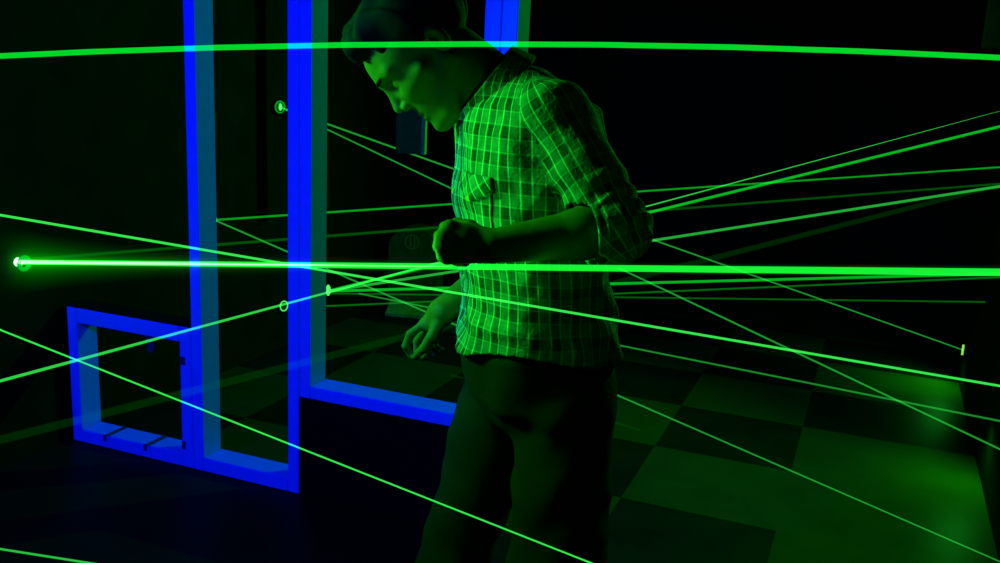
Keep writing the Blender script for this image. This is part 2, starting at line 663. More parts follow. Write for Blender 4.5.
def beam(p0, p1, r0, r1, label, color=(0.0, 1.0, 0.02), strength=0.4, sag=0.0, n=8, name='laser_ray', parent=None, ext=True):
    p0, p1 = np.asarray(p0, float), np.asarray(p1, float)
    k = 24 if sag else 1
    pts, rr = [], []
    fa, fb = 0.0, 1.0
    if parent is None and ext:          # run on until the side walls
        dx_ = p1[0] - p0[0]
        if p1[0] < XR - 0.03:
            fb = (XR - 0.002 - p0[0]) / dx_
        if p0[0] > XL + 0.06 and p0[1] < 2.5:
            fa = (XL + 0.002 - p0[0]) / dx_
    for i in range(k + 1):
        f = fa + (fb - fa) * i / k
        q = p0 + (p1 - p0) * f
        if sag:
            q = q + np.array([0, 0, sag * 4 * f * (1 - f)])
        pts.append(q)
        rr.append(max(0.00004, r0 + (r1 - r0) * f))
    m = MB()
    m.tube(pts, rr, n)
    o = m.build(name, bm_mat(color, strength), parent, smooth=True)
    if parent is None:
        tag(o, label, 'laser beam', BEAM_GROUP, 'thing')
    return o


def R(x, y, Y):
    return room(P(x, y, Y))


MID = (0.0, 1.0, 0.03)
WHT = (0.04, 1.0, 0.09)
# (start, end, radii, strength)
# across the head
beam(R(-60, 59.0, 1.13), R(1060, 61.0, 1.13), 0.0031, 0.0031, 'wide beam running level across the top of the picture past the forehead', MID, 0.34, sag=0.0180)
# main beam
A = on_wall(17, 262, 0, XL + 0.035)
Bp = R(1040, 272.7, 0.95)
core = beam(A, Bp, 0.0085, 0.0038, '', (0.01, 1.0, 0.04), 0.42)
tag(core, 'brightest thick beam, level from the lamp on the left wall across the waist', 'laser beam', BEAM_GROUP, 'thing')
c2 = beam(A, A + (Bp - A) * 0.72, 0.0062, 0.00004, '', (0.60, 1.0, 0.68), 0.5, name='white_core', parent=core)
c2['label'] = 'white hot middle of the beam near the lamp'
for k in range(15):
    r0 = 0.010 * 1.19 ** k
    r1 = 0.0046 + 0.00035 * k
    s_ = 1.5 * (0.010 / r0) ** 1.75
    m = MB()
    ff_ = [i / 16 for i in range(17)] + [(XR - 0.002 - A[0]) / (Bp[0] - A[0])]
    m.tube([A + (Bp - A) * f for f in ff_], [r1 + (r0 - r1) * max(0, 1 - f) ** 2.6 for f in ff_], 20)
    o = m.build('haze_glow', haze_mat('lit_haze', (0.0, 1.0, 0.0), s_), core, smooth=True)
    o['label'] = 'soft green glow of the haze around the beam'

# upper left to lower right, in front of everything
beam(on_wall(-30, 209.9, 0, XL), R(1040, 392.8, 1.0), 0.0042, 0.0013, 'beam from the upper left edge sloping down over the shirt to the right edge', WHT, 0.42)
S = np.array([-1.700, 2.765, on_wall(328, 291, 1, 2.765)[2]])
S[0] = on_wall(328.5, 291, 1, 2.765)[0]
beam(R(-40, 391.8, 2.05), R(1010, 108.3, 2.85), 0.0036, 0.0001, 'beam rising from the left edge across the blue posts, thinning out behind the man', WHT, 0.32)
beam(R(-40, 314, 2.3), R(700, 606, 1.05), 0.0022, 0.0010, 'beam from the left edge sloping down past the knees of the man', WHT, 0.42)
beam(R(-60, 539.5, 1.9), R(200, 580.5, 1.6), 0.0023, 0.0020, 'short beam crossing the bottom left corner', WHT, 0.26)
# behind the posts
S2 = on_wall(214.5, 220, 1, 2.77)
beam(S2, on_wall(1010, 166.5, 0, XR), 0.0036, 0.0034, 'beam from the upper mirror of the tall frame rising slightly to the right', MID, 0.17)
beam(S2, R(1010, 566, 2.3), 0.0032, 0.0019, 'beam from the upper mirror of the tall frame falling to the lower right corner', WHT, 0.15)
S3 = on_wall(281, 107.5, 0, XL + 0.04)
S3b = S3 + np.array([0.0, 0.0, 0.0])
beam(S3, on_wall(963, 350, 0, XR - 0.02), 0.0045, 0.0028, 'beam from the high left mirror down to the small yellow mark on the right', WHT, 0.15)
beam(S3, on_wall(1010, 454, 0, XR), 0.0034, 0.0032, 'steeper beam from the high left mirror down behind the chest to the right edge', WHT, 0.15)
beam(A + np.array([0.01, 0, 0.008]), on_wall(1010, 183, 0, XR), 0.0050, 0.0040, 'faint beam rising from the lamp on the left wall behind the posts', MID, 0.035)
# fan from the mirror on the middle post
beam(S, on_wall(1010, 124, 0, XR), 0.0050, 0.0058, 'bright beam of the fan climbing most steeply to the right edge', MID, 0.24)
beam(S, on_wall(1010, 184.8, 0, XR), 0.0045, 0.0055, 'bright beam of the fan leaving under the elbow and rising gently', WHT, 0.20)
beam(S, on_wall(1010, 273.5, 0, XR), 0.0048, 0.0050, 'nearly level beam of the fan just under the thick beam', MID, 0.22)
S5 = on_wall(314, 306.6, 1, 3.4)
beam(S5, on_wall(1010, 276.8, 0, XR), 0.0035, 0.0035, 'faint beam rising slightly below the level beam of the fan', MID, 0.07)
beam(on_wall(330, 293.5, 1, 3.3), on_wall(985, 302, 0, XR - 0.001), 0.0034, 0.0034, 'faint dim beam falling slightly and ending before the right edge', MID, 0.055)
beam(on_wall(359, 293.6, 0, XL + 0.01), on_wall(1010, 423, 0, XR), 0.0042, 0.0034, 'beam starting behind the hanging hand and falling to the right over the tiles', WHT, 0.12)
# broad faint ones
beam(R(-40, 450.2, 1.75), on_wall(1010, 182.4, 0, XR), 0.0085, 0.009, 'broad faint blurred beam rising from the lower left edge across the posts', (0.0, 1.0, 0.02), 0.008, n=16)
beam(on_wall(352, 346, 0, XL + .01), on_wall(640, 430, 1, 3.3), 0.004, 0.003, 'very faint thin beam low behind the window frame', MID, 0.010, ext=False)

# ------------------------------------------------------------------ mirrors that turn the beams


def basis(nrm):
    nrm = np.asarray(nrm, float)
    nrm = nrm / np.linalg.norm(nrm)
    a = np.cross(nrm, [0, 0, 1.0])
    a = a / np.linalg.norm(a)
    return nrm, a, np.cross(a, nrm)


def torus(m, c, nrm, R_, r_, arc=(0, 2 * math.pi), N=28, n=8, sq=1.0):
    nrm, a, b = basis(nrm)
    full = abs(arc[1] - arc[0] - 2 * math.pi) < 1e-6
    pts = []
    for k in range(N + 1):
        t_ = arc[0] + (arc[1] - arc[0]) * k / N
        pts.append(np.asarray(c) + R_ * (math.cos(t_) * a * sq + math.sin(t_) * b))
    m.tube(pts, [r_] * len(pts), n, caps=not full)


def mirror(c, nrm, R_, label, core=True, petals=0, sq=1.0, ringmat='spot_ring', coremat='spot_bright', cr=0.006):
    root = empty('beam_mirror', tuple(c))
    tag(root, label, 'mirror', 'small mirrors that turn the beams')
    nr, a, b = basis(nrm)
    m = MB()
    m.tube([np.asarray(c) - nr * 0.012, np.asarray(c) - nr * 0.004], [R_ * 1.1, R_ * 1.1], 20)
    m.build('mount', MAT['dark_metal'], root)
    m = MB()
    torus(m, c, nrm, R_, 0.0028, sq=sq)
    m.build('ring', MAT[ringmat], root, smooth=True)
    if petals:
        m = MB()
        for k in range(petals):
            t_ = math.pi * (0.30 + 0.22 * k)
            e_ = np.asarray(c) + R_ * 1.15 * (math.cos(t_) * a + math.sin(t_) * b)
            m.tube([np.asarray(c), e_ + nr * 0.004], [0.0025, 0.0022], 8)
        m.build('spoke', MAT[ringmat], root, smooth=True)
    if core:
        m = MB()
        m.tube([np.asarray(c) - b * cr * 2.2 + nr * .003, np.asarray(c) - b * cr + nr * .003, np.asarray(c) + b * cr + nr * .003, np.asarray(c) + b * cr * 2.2 + nr * .003], [cr * 0.4, cr, cr, cr * 0.4], 10)
        m.build('light_spot', MAT[coremat], root, smooth=True)
    return root


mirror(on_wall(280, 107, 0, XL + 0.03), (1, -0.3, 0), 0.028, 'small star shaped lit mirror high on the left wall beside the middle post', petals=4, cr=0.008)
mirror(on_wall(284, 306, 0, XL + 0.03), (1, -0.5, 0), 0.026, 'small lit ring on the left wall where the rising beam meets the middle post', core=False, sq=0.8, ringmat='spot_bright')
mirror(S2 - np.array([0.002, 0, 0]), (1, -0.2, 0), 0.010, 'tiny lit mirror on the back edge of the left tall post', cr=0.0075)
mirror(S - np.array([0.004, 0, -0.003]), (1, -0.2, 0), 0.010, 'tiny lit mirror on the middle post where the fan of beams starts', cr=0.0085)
# yellow mark on the right wall
q = on_wall(963, 350, 0, XR - 0.012)
root = empty('beam_target', tuple(q))
tag(root, 'small upright yellow green mark on the right wall where a beam ends', 'target')
m = MB(); m.box(q - np.array([-0.004, .03, .035]), q + np.array([.0118, .03, .035])); m.build('backing_plate', MAT['black_panel'], root)
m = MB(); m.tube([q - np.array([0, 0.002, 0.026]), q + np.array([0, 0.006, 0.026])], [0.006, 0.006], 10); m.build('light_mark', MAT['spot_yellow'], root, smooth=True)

# the laser lamp on the left wall
c = on_wall(20, 262, 0, XL + 0.03)
root = empty('laser_lamp', tuple(c))
tag(root, 'laser lamp at the far left sending out the brightest beam', 'lamp')
m = MB(); m.box((XL + 0.001, c[1] - 0.05, c[2] - 0.045), (XL + 0.022, c[1] + 0.05, c[2] + 0.045), ch=0.004); m.build('housing', MAT['black_panel'], root)
m = MB(); torus(m, (XL + 0.055, c[1] - 0.004, c[2] - 0.001), (1, 0, 0), 0.022, 0.007); m.build('lens_ring', MAT['spot_ring'], root, smooth=True)
m = MB(); m.tube([(XL + 0.022, c[1] - .004, c[2]), (XL + 0.036, c[1] - .004, c[2])], [0.016, 0.012], 16); m.build('lens', MAT['spot_core'], root, smooth=True)

# ------------------------------------------------------------------ the man (signed distance modelling, one continuous body)


def ln(v):
    return np.sqrt((v * v).sum(-1))


def cap(p, a, b, ra, rb):
    ab = b - a
    t_ = np.clip(((p - a) @ ab) / (ab @ ab), 0, 1)
    return ln(p - a - t_[:, None] * ab) - (ra + (rb - ra) * t_)


def ell(p, c, r, B=None):
    q = p - c
    if B is not None:
        q = q @ B.T
    r = np.asarray(r, float)
    k = ln(q / r)
    return (k - 1) * r.min() if False else k * (k - 1) / np.maximum(ln(q / (r * r)), 1e-6)


def smin(a, b, k):
    h = np.clip(0.5 + 0.5 * (b - a) / k, 0, 1)
    return b * (1 - h) + a * h - k * h * (1 - h)


def smax(a, b, k):
    return -smin(-a, -b, k)


def nrmz(v):
    return v / np.linalg.norm(v)


def sdf_mesh(func, lo, hi, h, slack=0.012):
    """surface nets over blocks near the surface"""
    lo = np.asarray(lo, float)
    B = 14
    nb = np.ceil((np.asarray(hi) - lo) / h / B).astype(int)
    n = nb * B + 1
    V = np.full(n, 1.0, np.float32)
    rad = B * h * 0.5 * math.sqrt(3)
    gi = np.stack(np.meshgrid(*[np.arange(k) for k in nb], indexing='ij'), -1).reshape(-1, 3)
    cen = lo + (gi + 0.5) * B * h
    fc = func(cen)
    loc = np.stack(np.meshgrid(*[np.arange(B + 1)] * 3, indexing='ij'), -1).reshape(-1, 3)
    for g, fv, cc in zip(gi, fc, cen):
        s0 = g * B
        sl = tuple(slice(s0[i], s0[i] + B + 1) for i in range(3))
        if fv > rad + slack:
            continue
        if fv < -(rad + slack):
            V[sl] = -1.0
            continue
        V[sl] = func(lo + (s0 + loc) * h).reshape(B + 1, B + 1, B + 1)
    s = V < 0
    cnt = np.zeros(tuple(n - 1), np.int8)
    nx, ny, nz = n - 1
    for i in (0, 1):
        for j in (0, 1):
            for k in (0, 1):
                cnt += s[i:i + nx, j:j + ny, k:k + nz]
    act = np.argwhere((cnt > 0) & (cnt < 8))
    idm = np.full(tuple(n - 1), -1, np.int32)
    idm[tuple(act.T)] = np.arange(len(act))
    acc = np.zeros((len(act), 3))
    num = np.zeros(len(act))
    cor = [(i, j, k) for i in (0, 1) for j in (0, 1) for k in (0, 1)]
    cv = {c_: V[act[:, 0] + c_[0], act[:, 1] + c_[1], act[:, 2] + c_[2]].astype(float) for c_ in cor}
    for a in cor:
        for ax in range(3):
            if a[ax] == 1:
                continue
            b = list(a)
            b[ax] = 1
            b = tuple(b)
            va, vb_ = cv[a], cv[b]
            m_ = (va < 0) != (vb_ < 0)
            tt = np.where(m_, va / np.where(m_, va - vb_, 1), 0)
            pt = np.tile(np.array(a, float), (len(act), 1))
            pt[:, ax] = tt
            acc += pt * m_[:, None]
            num += m_
    verts = lo + (act + acc / num[:, None]) * h
    faces = []
    for ax in range(3):
        o1, o2 = [(1, 2), (2, 0), (0, 1)][ax]
        sa = [slice(None)] * 3
        sb = [slice(None)] * 3
        sa[ax] = slice(0, -1)
        sb[ax] = slice(1, None)
        e0, e1 = s[tuple(sa)], s[tuple(sb)]
        ed = np.argwhere(e0 != e1)
        ok = (ed[:, o1] > 0) & (ed[:, o2] > 0) & (ed[:, o1] < n[o1] - 1) & (ed[:, o2] < n[o2] - 1)
        ed = ed[ok]
        flip = e0[tuple(ed.T)]
        q_ = []
        for d1, d2 in ((1, 1), (0, 1), (0, 0), (1, 0)):
            c_ = ed.copy()
            c_[:, o1] -= d1
            c_[:, o2] -= d2
            q_.append(idm[tuple(c_.T)])
        q_ = np.stack(q_, -1)
        q_[~flip] = q_[~flip][:, ::-1]
        faces.append(q_)
    faces = np.concatenate(faces)
    faces = faces[(faces >= 0).all(1)]
    return verts, faces


MAN_LOC = Vector(tuple(room((0.06, 1.74, 0.0))))
man = empty('man', MAN_LOC)
tag(man, 'person in a plaid shirt with rolled sleeves and dark trousers, leaning forward and looking down', 'person')


def add_mesh(name, vf, mat, parent=None, attrs=None):
    v, f = vf
    off = np.array(world_loc(parent or man))
    w_ = (v @ RZ.T) - off
    me = bpy.data.meshes.new(name)
    me.vertices.add(len(w_))
    me.vertices.foreach_set('co', w_.astype(np.float32).ravel())
    me.loops.add(f.size)
    me.loops.foreach_set('vertex_index', f.astype(np.int32).ravel())
    me.polygons.add(len(f))
    me.polygons.foreach_set('loop_start', np.arange(0, f.size, 4, dtype=np.int32))
    me.polygons.foreach_set('use_smooth', np.ones(len(f), bool))
    me.materials.append(mat)
    me.update(calc_edges=True)
    me.validate()
    if attrs:
        for k, a in attrs.items():
            at = me.attributes.new(k, 'FLOAT', 'POINT')
            at.data.foreach_set('value', a.astype(np.float32))
    o = bpy.data.objects.new(name, me)
    COL.objects.link(o)
    o.parent = parent or man
    return o


BYAW = math.radians(14)                      # the chest turned a little towards the viewer
bf = np.array([-math.cos(BYAW), -math.sin(BYAW), 0])
bl = np.array([math.sin(BYAW), -math.cos(BYAW), 0])     # his left

TY = 1.72
# torso sections: image row, front column, back column, half width
SEC = [(74, 515, 548, 0.05), (88, 488, 572, 0.125), (104, 470, 590, 0.165), (130, 458, 602, 0.182), (160, 454, 606, 0.186), (200, 455, 607, 0.182),
       (240, 461, 607, 0.172), (280, 463, 609, 0.165), (320, 463, 612, 0.166), (342, 455, 614, 0.172), (362, 460, 613, 0.176), (400, 466, 612, 0.175)]
sz, sc_, sa_, sb_ = [], [], [], []
for (yy, xf, xb, hw) in SEC:
    pf, pbk = P(xf, yy, TY), P(xb, yy, TY)
    sz.append((pf[2] + pbk[2]) / 2)
    cc = (pf + pbk) / 2
    sc_.append(cc[:2])
    sa_.append(np.linalg.norm(pf - pbk) / 2)
    sb_.append(hw)
sz = np.array(sz)[::-1]
sc_ = np.array(sc_)[::-1]
sa_ = np.array(sa_)[::-1]
sb_ = np.array(sb_)[::-1]


def torso(p, infl=0.0, zlo=None):
    z = p[:, 2]
    zz = np.clip(z, sz[0], sz[-1])
    c0 = np.interp(zz, sz, sc_[:, 0])
    c1 = np.interp(zz, sz, sc_[:, 1])
    a = np.interp(zz, sz, sa_) + infl
    b = np.interp(zz, sz, sb_) + infl
    dx, dy = p[:, 0] - c0, p[:, 1] - c1
    f_ = dx * bf[0] + dy * bf[1]
    l_ = dx * bl[0] + dy * bl[1]
    # superellipse: a slightly boxy chest
    k = (np.abs(f_ / a) ** 2.3 + np.abs(l_ / b) ** 2.3) ** (1 / 2.3)
    d = (k - 1) * np.minimum(a, b) * 0.92
    dz = np.maximum(z - (sz[-1] + infl * 0.5), (sz[0] - infl if zlo is None else zlo) - z)
    return smax(d, dz, 0.02), f_, l_


# joints
LSH, LEL, LWR = P(553, 117, 1.585), P(617, 229, 1.50), P(494, 246, 1.455)
RSH, REL, RWR = P(505, 122, 1.865), P(512, 262, 1.93), P(442, 312, 1.80)
NB, NT_ = P(505, 100, 1.72), P(455, 58, 1.715)
LHP, LKN, LAN = P(566, 395, 1.645), P(558, 575, 1.62), None
RHP, RKN = P(506, 395, 1.80), P(452, 570, 1.74)
LAN = LKN + np.array([0.05, 0.05, -(LKN[2] - 0.09)])
RAN = RKN + np.array([0.00, 0.03, -(RKN[2] - 0.09)])

# head frame
HO = P(424, 54, 1.715)


def imgdir(dx, dy, toward=0.0):
    d = P(424 + dx, 54 + dy, 1.715) - HO
    d = nrmz(d)
    d = d + np.array([0, -toward, 0])
    return nrmz(d)


hx = imgdir(-62.5, 78, 0.16)
hz = imgdir(-78, -62.5, 0.0)
hz = nrmz(hz - hx * (hz @ hx))
hy = np.cross(hz, hx)
HB = np.stack([hx, hy, hz])


def H(p):
    return (p - HO) @ HB.T


V3 = lambda *a: np.array(a, float)


def head_local(q):
    d = ell(q, V3(-0.018, 0, 0.040), (0.097, 0.076, 0.082))
    d = smin(d, ell(q, V3(0.030, 0, 0.018), (0.062, 0.062, 0.072)), 0.03)
    d = smin(d, ell(q, V3(0.030, 0, -0.045), (0.055, 0.052, 0.070)), 0.03)
    for s in (-1, 1):
        d = smin(d, cap(q, V3(-0.020, s * 0.055, -0.045), V3(0.045, s * 0.028, -0.100), 0.016, 0.016), 0.025)
        d = smin(d, cap(q, V3(0.060, s * 0.040, -0.026), V3(0.030, s * 0.060, -0.020), 0.014, 0.012), 0.02)   # cheekbone
        d = smin(d, cap(q, V3(0.083, s * 0.012, 0.024), V3(0.066, s * 0.048, 0.024), 0.010, 0.009), 0.012)   # brow
    d = smin(d, ell(q, V3(0.068, 0, -0.100), (0.020, 0.024, 0.017)), 0.02)                                  # chin
    d = smin(d, ell(q, V3(0.057, 0, -0.066), (0.025, 0.030, 0.026)), 0.015)                                 # mouth mound
    for s in (-1, 1):
        d = smax(d, -(ln(q - V3(0.093, s * 0.034, 0.003)) - 0.0195), 0.010)                                   # sockets
        d = smin(d, ln(q - V3(0.0655, s * 0.032, 0.001)) - 0.0135, 0.003)                                      # lids/eyeballs
    d = smin(d, cap(q, V3(0.083, 0, 0.014), V3(0.101, 0, -0.026), 0.0065, 0.0095), 0.010)                    # nose
    for s in (-1, 1):
        d = smin(d, ell(q, V3(0.089, s * 0.0125, -0.034), (0.011, 0.007, 0.008)), 0.005)
        d = smax(d, -(ell(q, V3(0.092, s * 0.007, -0.043), (0.006, 0.0035, 0.004))), 0.003)
    d = smin(d, ell(q, V3(0.080, 0, -0.060), (0.009, 0.021, 0.0065)), 0.005)
    d = smin(d, ell(q, V3(0.079, 0, -0.073), (0.009, 0.019, 0.007)), 0.005)
    d = smax(d, -ell(q, V3(0.090, 0, -0.0665), (0.010, 0.024, 0.0018)), 0.003)
    for s in (-1, 1):                                                                                          # ears
        e = ell(q, V3(-0.027, s * 0.079, -0.006), (0.017, 0.008, 0.029))
        e = smax(e, -ell(q, V3(-0.022, s * 0.089, -0.006), (0.009, 0.009, 0.018)), 0.004)
        d = smin(d, e, 0.006)
    return d


def chain(q, pts, r0, r1):
    d = None
    n_ = len(pts) - 1
    for i in range(n_):
        a = r0 + (r1 - r0) * i / n_
        b = r0 + (r1 - r0) * (i + 1) / n_
        c_ = cap(q, pts[i], pts[i + 1], a, b)
        d = c_ if d is None else np.minimum(d, c_) if False else smin(d, c_, 0.003)
    return d


# left hand: loose fist in front of the chest, knuckles to the left
LK = [P(450, 227.5, 1.452), P(444, 237, 1.440), P(443, 247, 1.438), P(447, 256.5, 1.442)]
LF = []
for i, k in enumerate(LK):
    ln_ = [0.040, 0.044, 0.041, 0.034][i]
    p1 = k + np.array([-0.010, ln_ * 0.93, -0.006])
    p2 = p1 + np.array([0.026, 0.006, -0.008])
    p3 = p2 + np.array([0.012, -0.016, 0.002])
    LF.append([k, p1, p2, p3])
LTH = [P(482, 236, 1.46), P(470, 227, 1.475), P(457, 224, 1.49), P(448, 228, 1.505)]


def lhand(p):
    d = cap(p, P(484, 245, 1.458), P(466, 242, 1.455), 0.024, 0.026)
    for i, k in enumerate(LK):
        d = smin(d, cap(p, P(478, 238 + 5 * i, 1.458), k, 0.015, 0.0125), 0.010)
    f_ = None
    for c_ in LF:
        e = chain(p, c_, 0.0098, 0.0078)
        f_ = e if f_ is None else smin(f_, e, 0.006)
    d = smin(d, f_, 0.006)
    return smin(d, chain(p, LTH, 0.013, 0.0088), 0.006)


# right hand hanging, thumb and forefinger meeting in a ring
RY = 1.80
RI = [P(424, 324, RY), P(410, 334, RY - .01), P(405.5, 346, RY - .012), P(411, 356, RY - .005)]
RT = [P(437, 325, RY - .02), P(431, 337, RY - .03), P(424, 348, RY - .025), P(415, 356.5, RY - .012)]
RM = [P(428, 327, RY + .018), P(417, 341, RY + .022), P(417, 352, RY + .022), P(424, 357, RY + .014)]
RR = [P(433, 329, RY + .034), P(426, 343, RY + .040), P(427, 352, RY + .038), P(434, 355, RY + .028)]
RP = [P(438, 330, RY + .046), P(434, 342, RY + .052), P(436, 349, RY + .048), P(441, 350, RY + .038)]


def rhand(p):
    d = cap(p, RWR, P(432, 324, RY + .005), 0.024, 0.021)
    for k in (RI, RM, RR, RP):
        d = smin(d, cap(p, P(439, 316, RY + .01), k[0], 0.017, 0.0105), 0.010)
    f_ = None
    for c_ in (RI, RM, RR, RP):
        e = chain(p, c_, 0.0085, 0.0066)
        f_ = e if f_ is None else np.minimum(f_, e)
    d = smin(d, f_, 0.003)
    return smin(d, chain(p, RT, 0.011, 0.0078), 0.005)


def near(p, c, r, fn, far=1.0):
    """evaluate fn only for points within r of c"""
    d = ln(p - c)
    out = d - r + 0.05
    m_ = d < r
    if m_.any():
        out[m_] = fn(p[m_])
    return out


def body(p):
    d, _, _ = torso(p, -0.026)
    d = smin(d, cap(p, NB, NT_, 0.062, 0.056), 0.03)
    d = smin(d, near(p, HO, 0.30, lambda q: head_local(H(q))), 0.012)
    for (s_, e_, w_, r) in ((LSH, LEL, LWR, 1.0), (RSH, REL, RWR, 1.0)):
        d = smin(d, cap(p, s_, e_, 0.050, 0.039), 0.03)
        f2 = e_ + (w_ - e_) * 0.3
        d = smin(d, cap(p, e_, f2, 0.038, 0.040), 0.012)
        d = smin(d, cap(p, f2, w_, 0.040, 0.027), 0.012)
    d = smin(d, near(p, P(462, 243, 1.46), 0.16, lhand), 0.012)
    d = smin(d, near(p, P(428, 336, RY), 0.16, rhand), 0.010)
    pel = (LHP + RHP) / 2
    d = smin(d, ell(p, pel + V3(0, 0, 0.02), (0.10, 0.12, 0.09)), 0.02)
    for (a, b, c_) in ((LHP, LKN, LAN), (RHP, RKN, RAN)):
        d = smin(d, cap(p, a, b, 0.070, 0.052), 0.02)
        d = smin(d, cap(p, b, c_, 0.052, 0.036), 0.02)
        d = smin(d, cap(p, c_ + V3(0.03, 0, -0.045), c_ + bf * 0.13 + V3(0, 0, -0.06), 0.032, 0.022), 0.02)
    return d


def wob(p, f_, ph):
    x, y, z = p[:, 0] * f_, p[:, 1] * f_, p[:, 2] * f_
    return np.sin(x + 1.7 * np.sin(y * 0.9 + ph) + ph) * np.sin(y * 1.1 + 1.3 * np.sin(z * 0.8 + ph * 2)) + \
        0.5 * np.sin(z * 1.9 + 1.9 * np.sin(x * 1.3 - ph) + 2 * ph)


def crease(x, sharp=2.0):
    return np.abs(np.sin(x)) ** sharp


NAX = nrmz(NT_ - NB)
CUFF_L = LEL + (LWR - LEL) * 0.17
FDL = nrmz(LWR - LEL)
CUFF_R = RSH + (REL - RSH) * 0.80


def shirt_outer(p, infl=0.0, clip=True):
    dt, f_, l_ = torso(p, infl, zlo=-9 if not clip else None)
    # hem blouses over the belt
    s1 = cap(p, LSH, LEL, 0.062 + infl, 0.052 + infl)
    s2 = cap(p, LEL, LEL + (LWR - LEL) * (0.22 if clip else 0.7), 0.052 + infl, 0.050 + infl)
    if clip:
        s2 = np.maximum(s2, (p - CUFF_L) @ FDL)
    r1 = cap(p, RSH, REL if not clip else REL, 0.058 + infl, 0.050 + infl)
    if clip:
        r1 = np.maximum(r1, (p - CUFF_R) @ nrmz(REL - RSH))
    sl = smin(s1, s2, 0.02)
    # folds gathering at the inner elbow
    axd = nrmz(LEL - LSH)
    al = (p - LSH) @ axd
    side = (p - LSH) @ np.array([0.7, -0.7, 0.1])
    wgt = np.clip((al - 0.07) / 0.10, 0, 1)
    sl = sl + 0.0055 * wgt * (crease(al * 62 + side * 26 + 2.2 * np.sin(side * 40), 1.3) - 0.5) + 0.0028 * wob(p, 33, 0.7)
    # torso folds: pulls from the armpit and slack at the waist
    zz = p[:, 2]
    wl = np.clip((1.17 - zz) / 0.12, 0, 1)
    dt = dt + 0.0065 * wl * (crease(zz * 34 - f_ * 20 + 1.5 * np.sin(l_ * 20), 1.5) - 0.5)
    dt = dt - 0.014 * np.clip((1.08 - zz) / 0.12, 0, 1) * np.clip((l_ + 0.02) / 0.09, 0, 1)
    dt = dt + 0.0050 * wob(p, 23, 1.9) + 0.0016 * wob(p, 50, 0.3)
    wu = np.clip((zz - 1.25) / 0.08, 0, 1)
    dt = dt + 0.0040 * wu * (crease(f_ * 42 + zz * 16, 1.6) - 0.5)
    tr_ = np.minimum(cap(p, NB + V3(0.02, 0, 0.0), LSH + V3(0, 0, 0.0), 0.062 + infl, 0.055 + infl), cap(p, NB + V3(0.02, 0, 0), RSH, 0.062 + infl, 0.052 + infl))
    dt = smin(dt, tr_, 0.03)
    d = smin(dt, sl, 0.014)
    d = smin(d, r1, 0.02)
    return d


HEMZ0 = P(530, 359, 1.6)[2]


def shirt(p):
    o_ = shirt_outer(p, 0.0)
    i_ = shirt_outer(p, -0.007, clip=False)
    d = np.maximum(o_, -i_)
    # hem
    ff = (p[:, 0] - 0.05)
    hem = HEMZ0 + 0.012 * np.cos(ff * 20) + 0.006 * np.sin(p[:, 1] * 25)
    hem = hem + np.where(p[:, 1] > 1.70, 0.02, 0)
    d = np.maximum(d, hem - p[:, 2])
    # neck hole
    nk = cap(p, NB - NAX * 0.10, NT_ + NAX * 0.1, 0.069, 0.069)
    d = np.maximum(d, -nk)
    return d


def cloth_uv(v):
    dt, f_, l_ = torso(v)
    u = np.arctan2(l_, f_) * 0.165
    vv = v[:, 2].copy()
    axd = nrmz(LEL - LSH)
    dl = np.minimum(cap(v, LSH, LEL, 0.062, 0.052), cap(v, LEL, LWR, 0.052, 0.05))
    sel = (dl < dt - 0.003)
    q_ = v - LSH
    al = q_ @ axd
    e1 = nrmz(np.cross(axd, [0, 1.0, 0]))
    e2 = np.cross(axd, e1)
    an = np.arctan2(q_ @ e2, q_ @ e1) * 0.057
    past = al > np.linalg.norm(LEL - LSH) + 0.01
    u = np.where(sel, an, u)
    vv = np.where(sel, al, vv)
    axr = nrmz(REL - RSH)
    dr = cap(v, RSH, REL, 0.058, 0.05)
    selr = dr < dt - 0.003
    qr = v - RSH
    u = np.where(selr, np.arctan2(qr[:, 1], qr[:, 0]) * 0.055, u)
    vv = np.where(selr, qr @ axr, vv)
    return u, vv


def uvattrs(vf):
    u, v_ = cloth_uv(vf[0])
    return {'cloth_u': u, 'cloth_v': v_}


lo_b = V3(-0.36, 1.30, -0.005)
hi_b = V3(0.42, 2.12, 1.74)
vf = sdf_mesh(body, lo_b, hi_b, 0.0032)
vf[0][:, 2] = np.maximum(vf[0][:, 2], 0.004)
bo = add_mesh('body', vf, MAT['skin'])
bo['label'] = 'bare face, neck, forearms and hands'

vf = sdf_mesh(shirt, V3(-0.16, 1.36, 0.86), V3(0.36, 2.06, 1.60), 0.0032)
shirt_o = add_mesh('shirt', vf, MAT['plaid'], attrs=uvattrs(vf))
shirt_o['label'] = 'short plaid shirt, untucked, with rolled up sleeves'


# collar: stand plus turned-down leaf
def collar(p):
    t_ = (p - NB) @ NAX
    r = ln((p - NB) - t_[:, None] * NAX)
    # opening at the throat, front side
    fr_ = ((p - NB) - t_[:, None] * NAX)
    front = fr_ @ bf / np.maximum(r, 1e-4)
    stand = np.maximum(np.abs(r - 0.0735) - 0.0028, np.abs(t_ - 0.030) - 0.020)
    rl = 0.079 + 0.28 * np.clip(0.046 - t_, 0, 1)
    lowend = 0.006 - 0.030 * np.clip(front - 0.25, 0, 1)
    leaf = np.maximum(np.abs(r - rl) * 0.9 - 0.0028, np.maximum(t_ - 0.050, lowend - t_))
    d = np.minimum(stand, leaf)
    gap = 0.93 - 0.25 * np.clip(0.03 - t_, 0, 1)
    return smax(d, (front - 0.90) * 0.05, 0.002)


cb = NB
vf = sdf_mesh(collar, cb - 0.15, cb + 0.15, 0.0026, slack=0.02)
add_mesh('collar', vf, MAT['plaid'], shirt_o, uvattrs(vf))


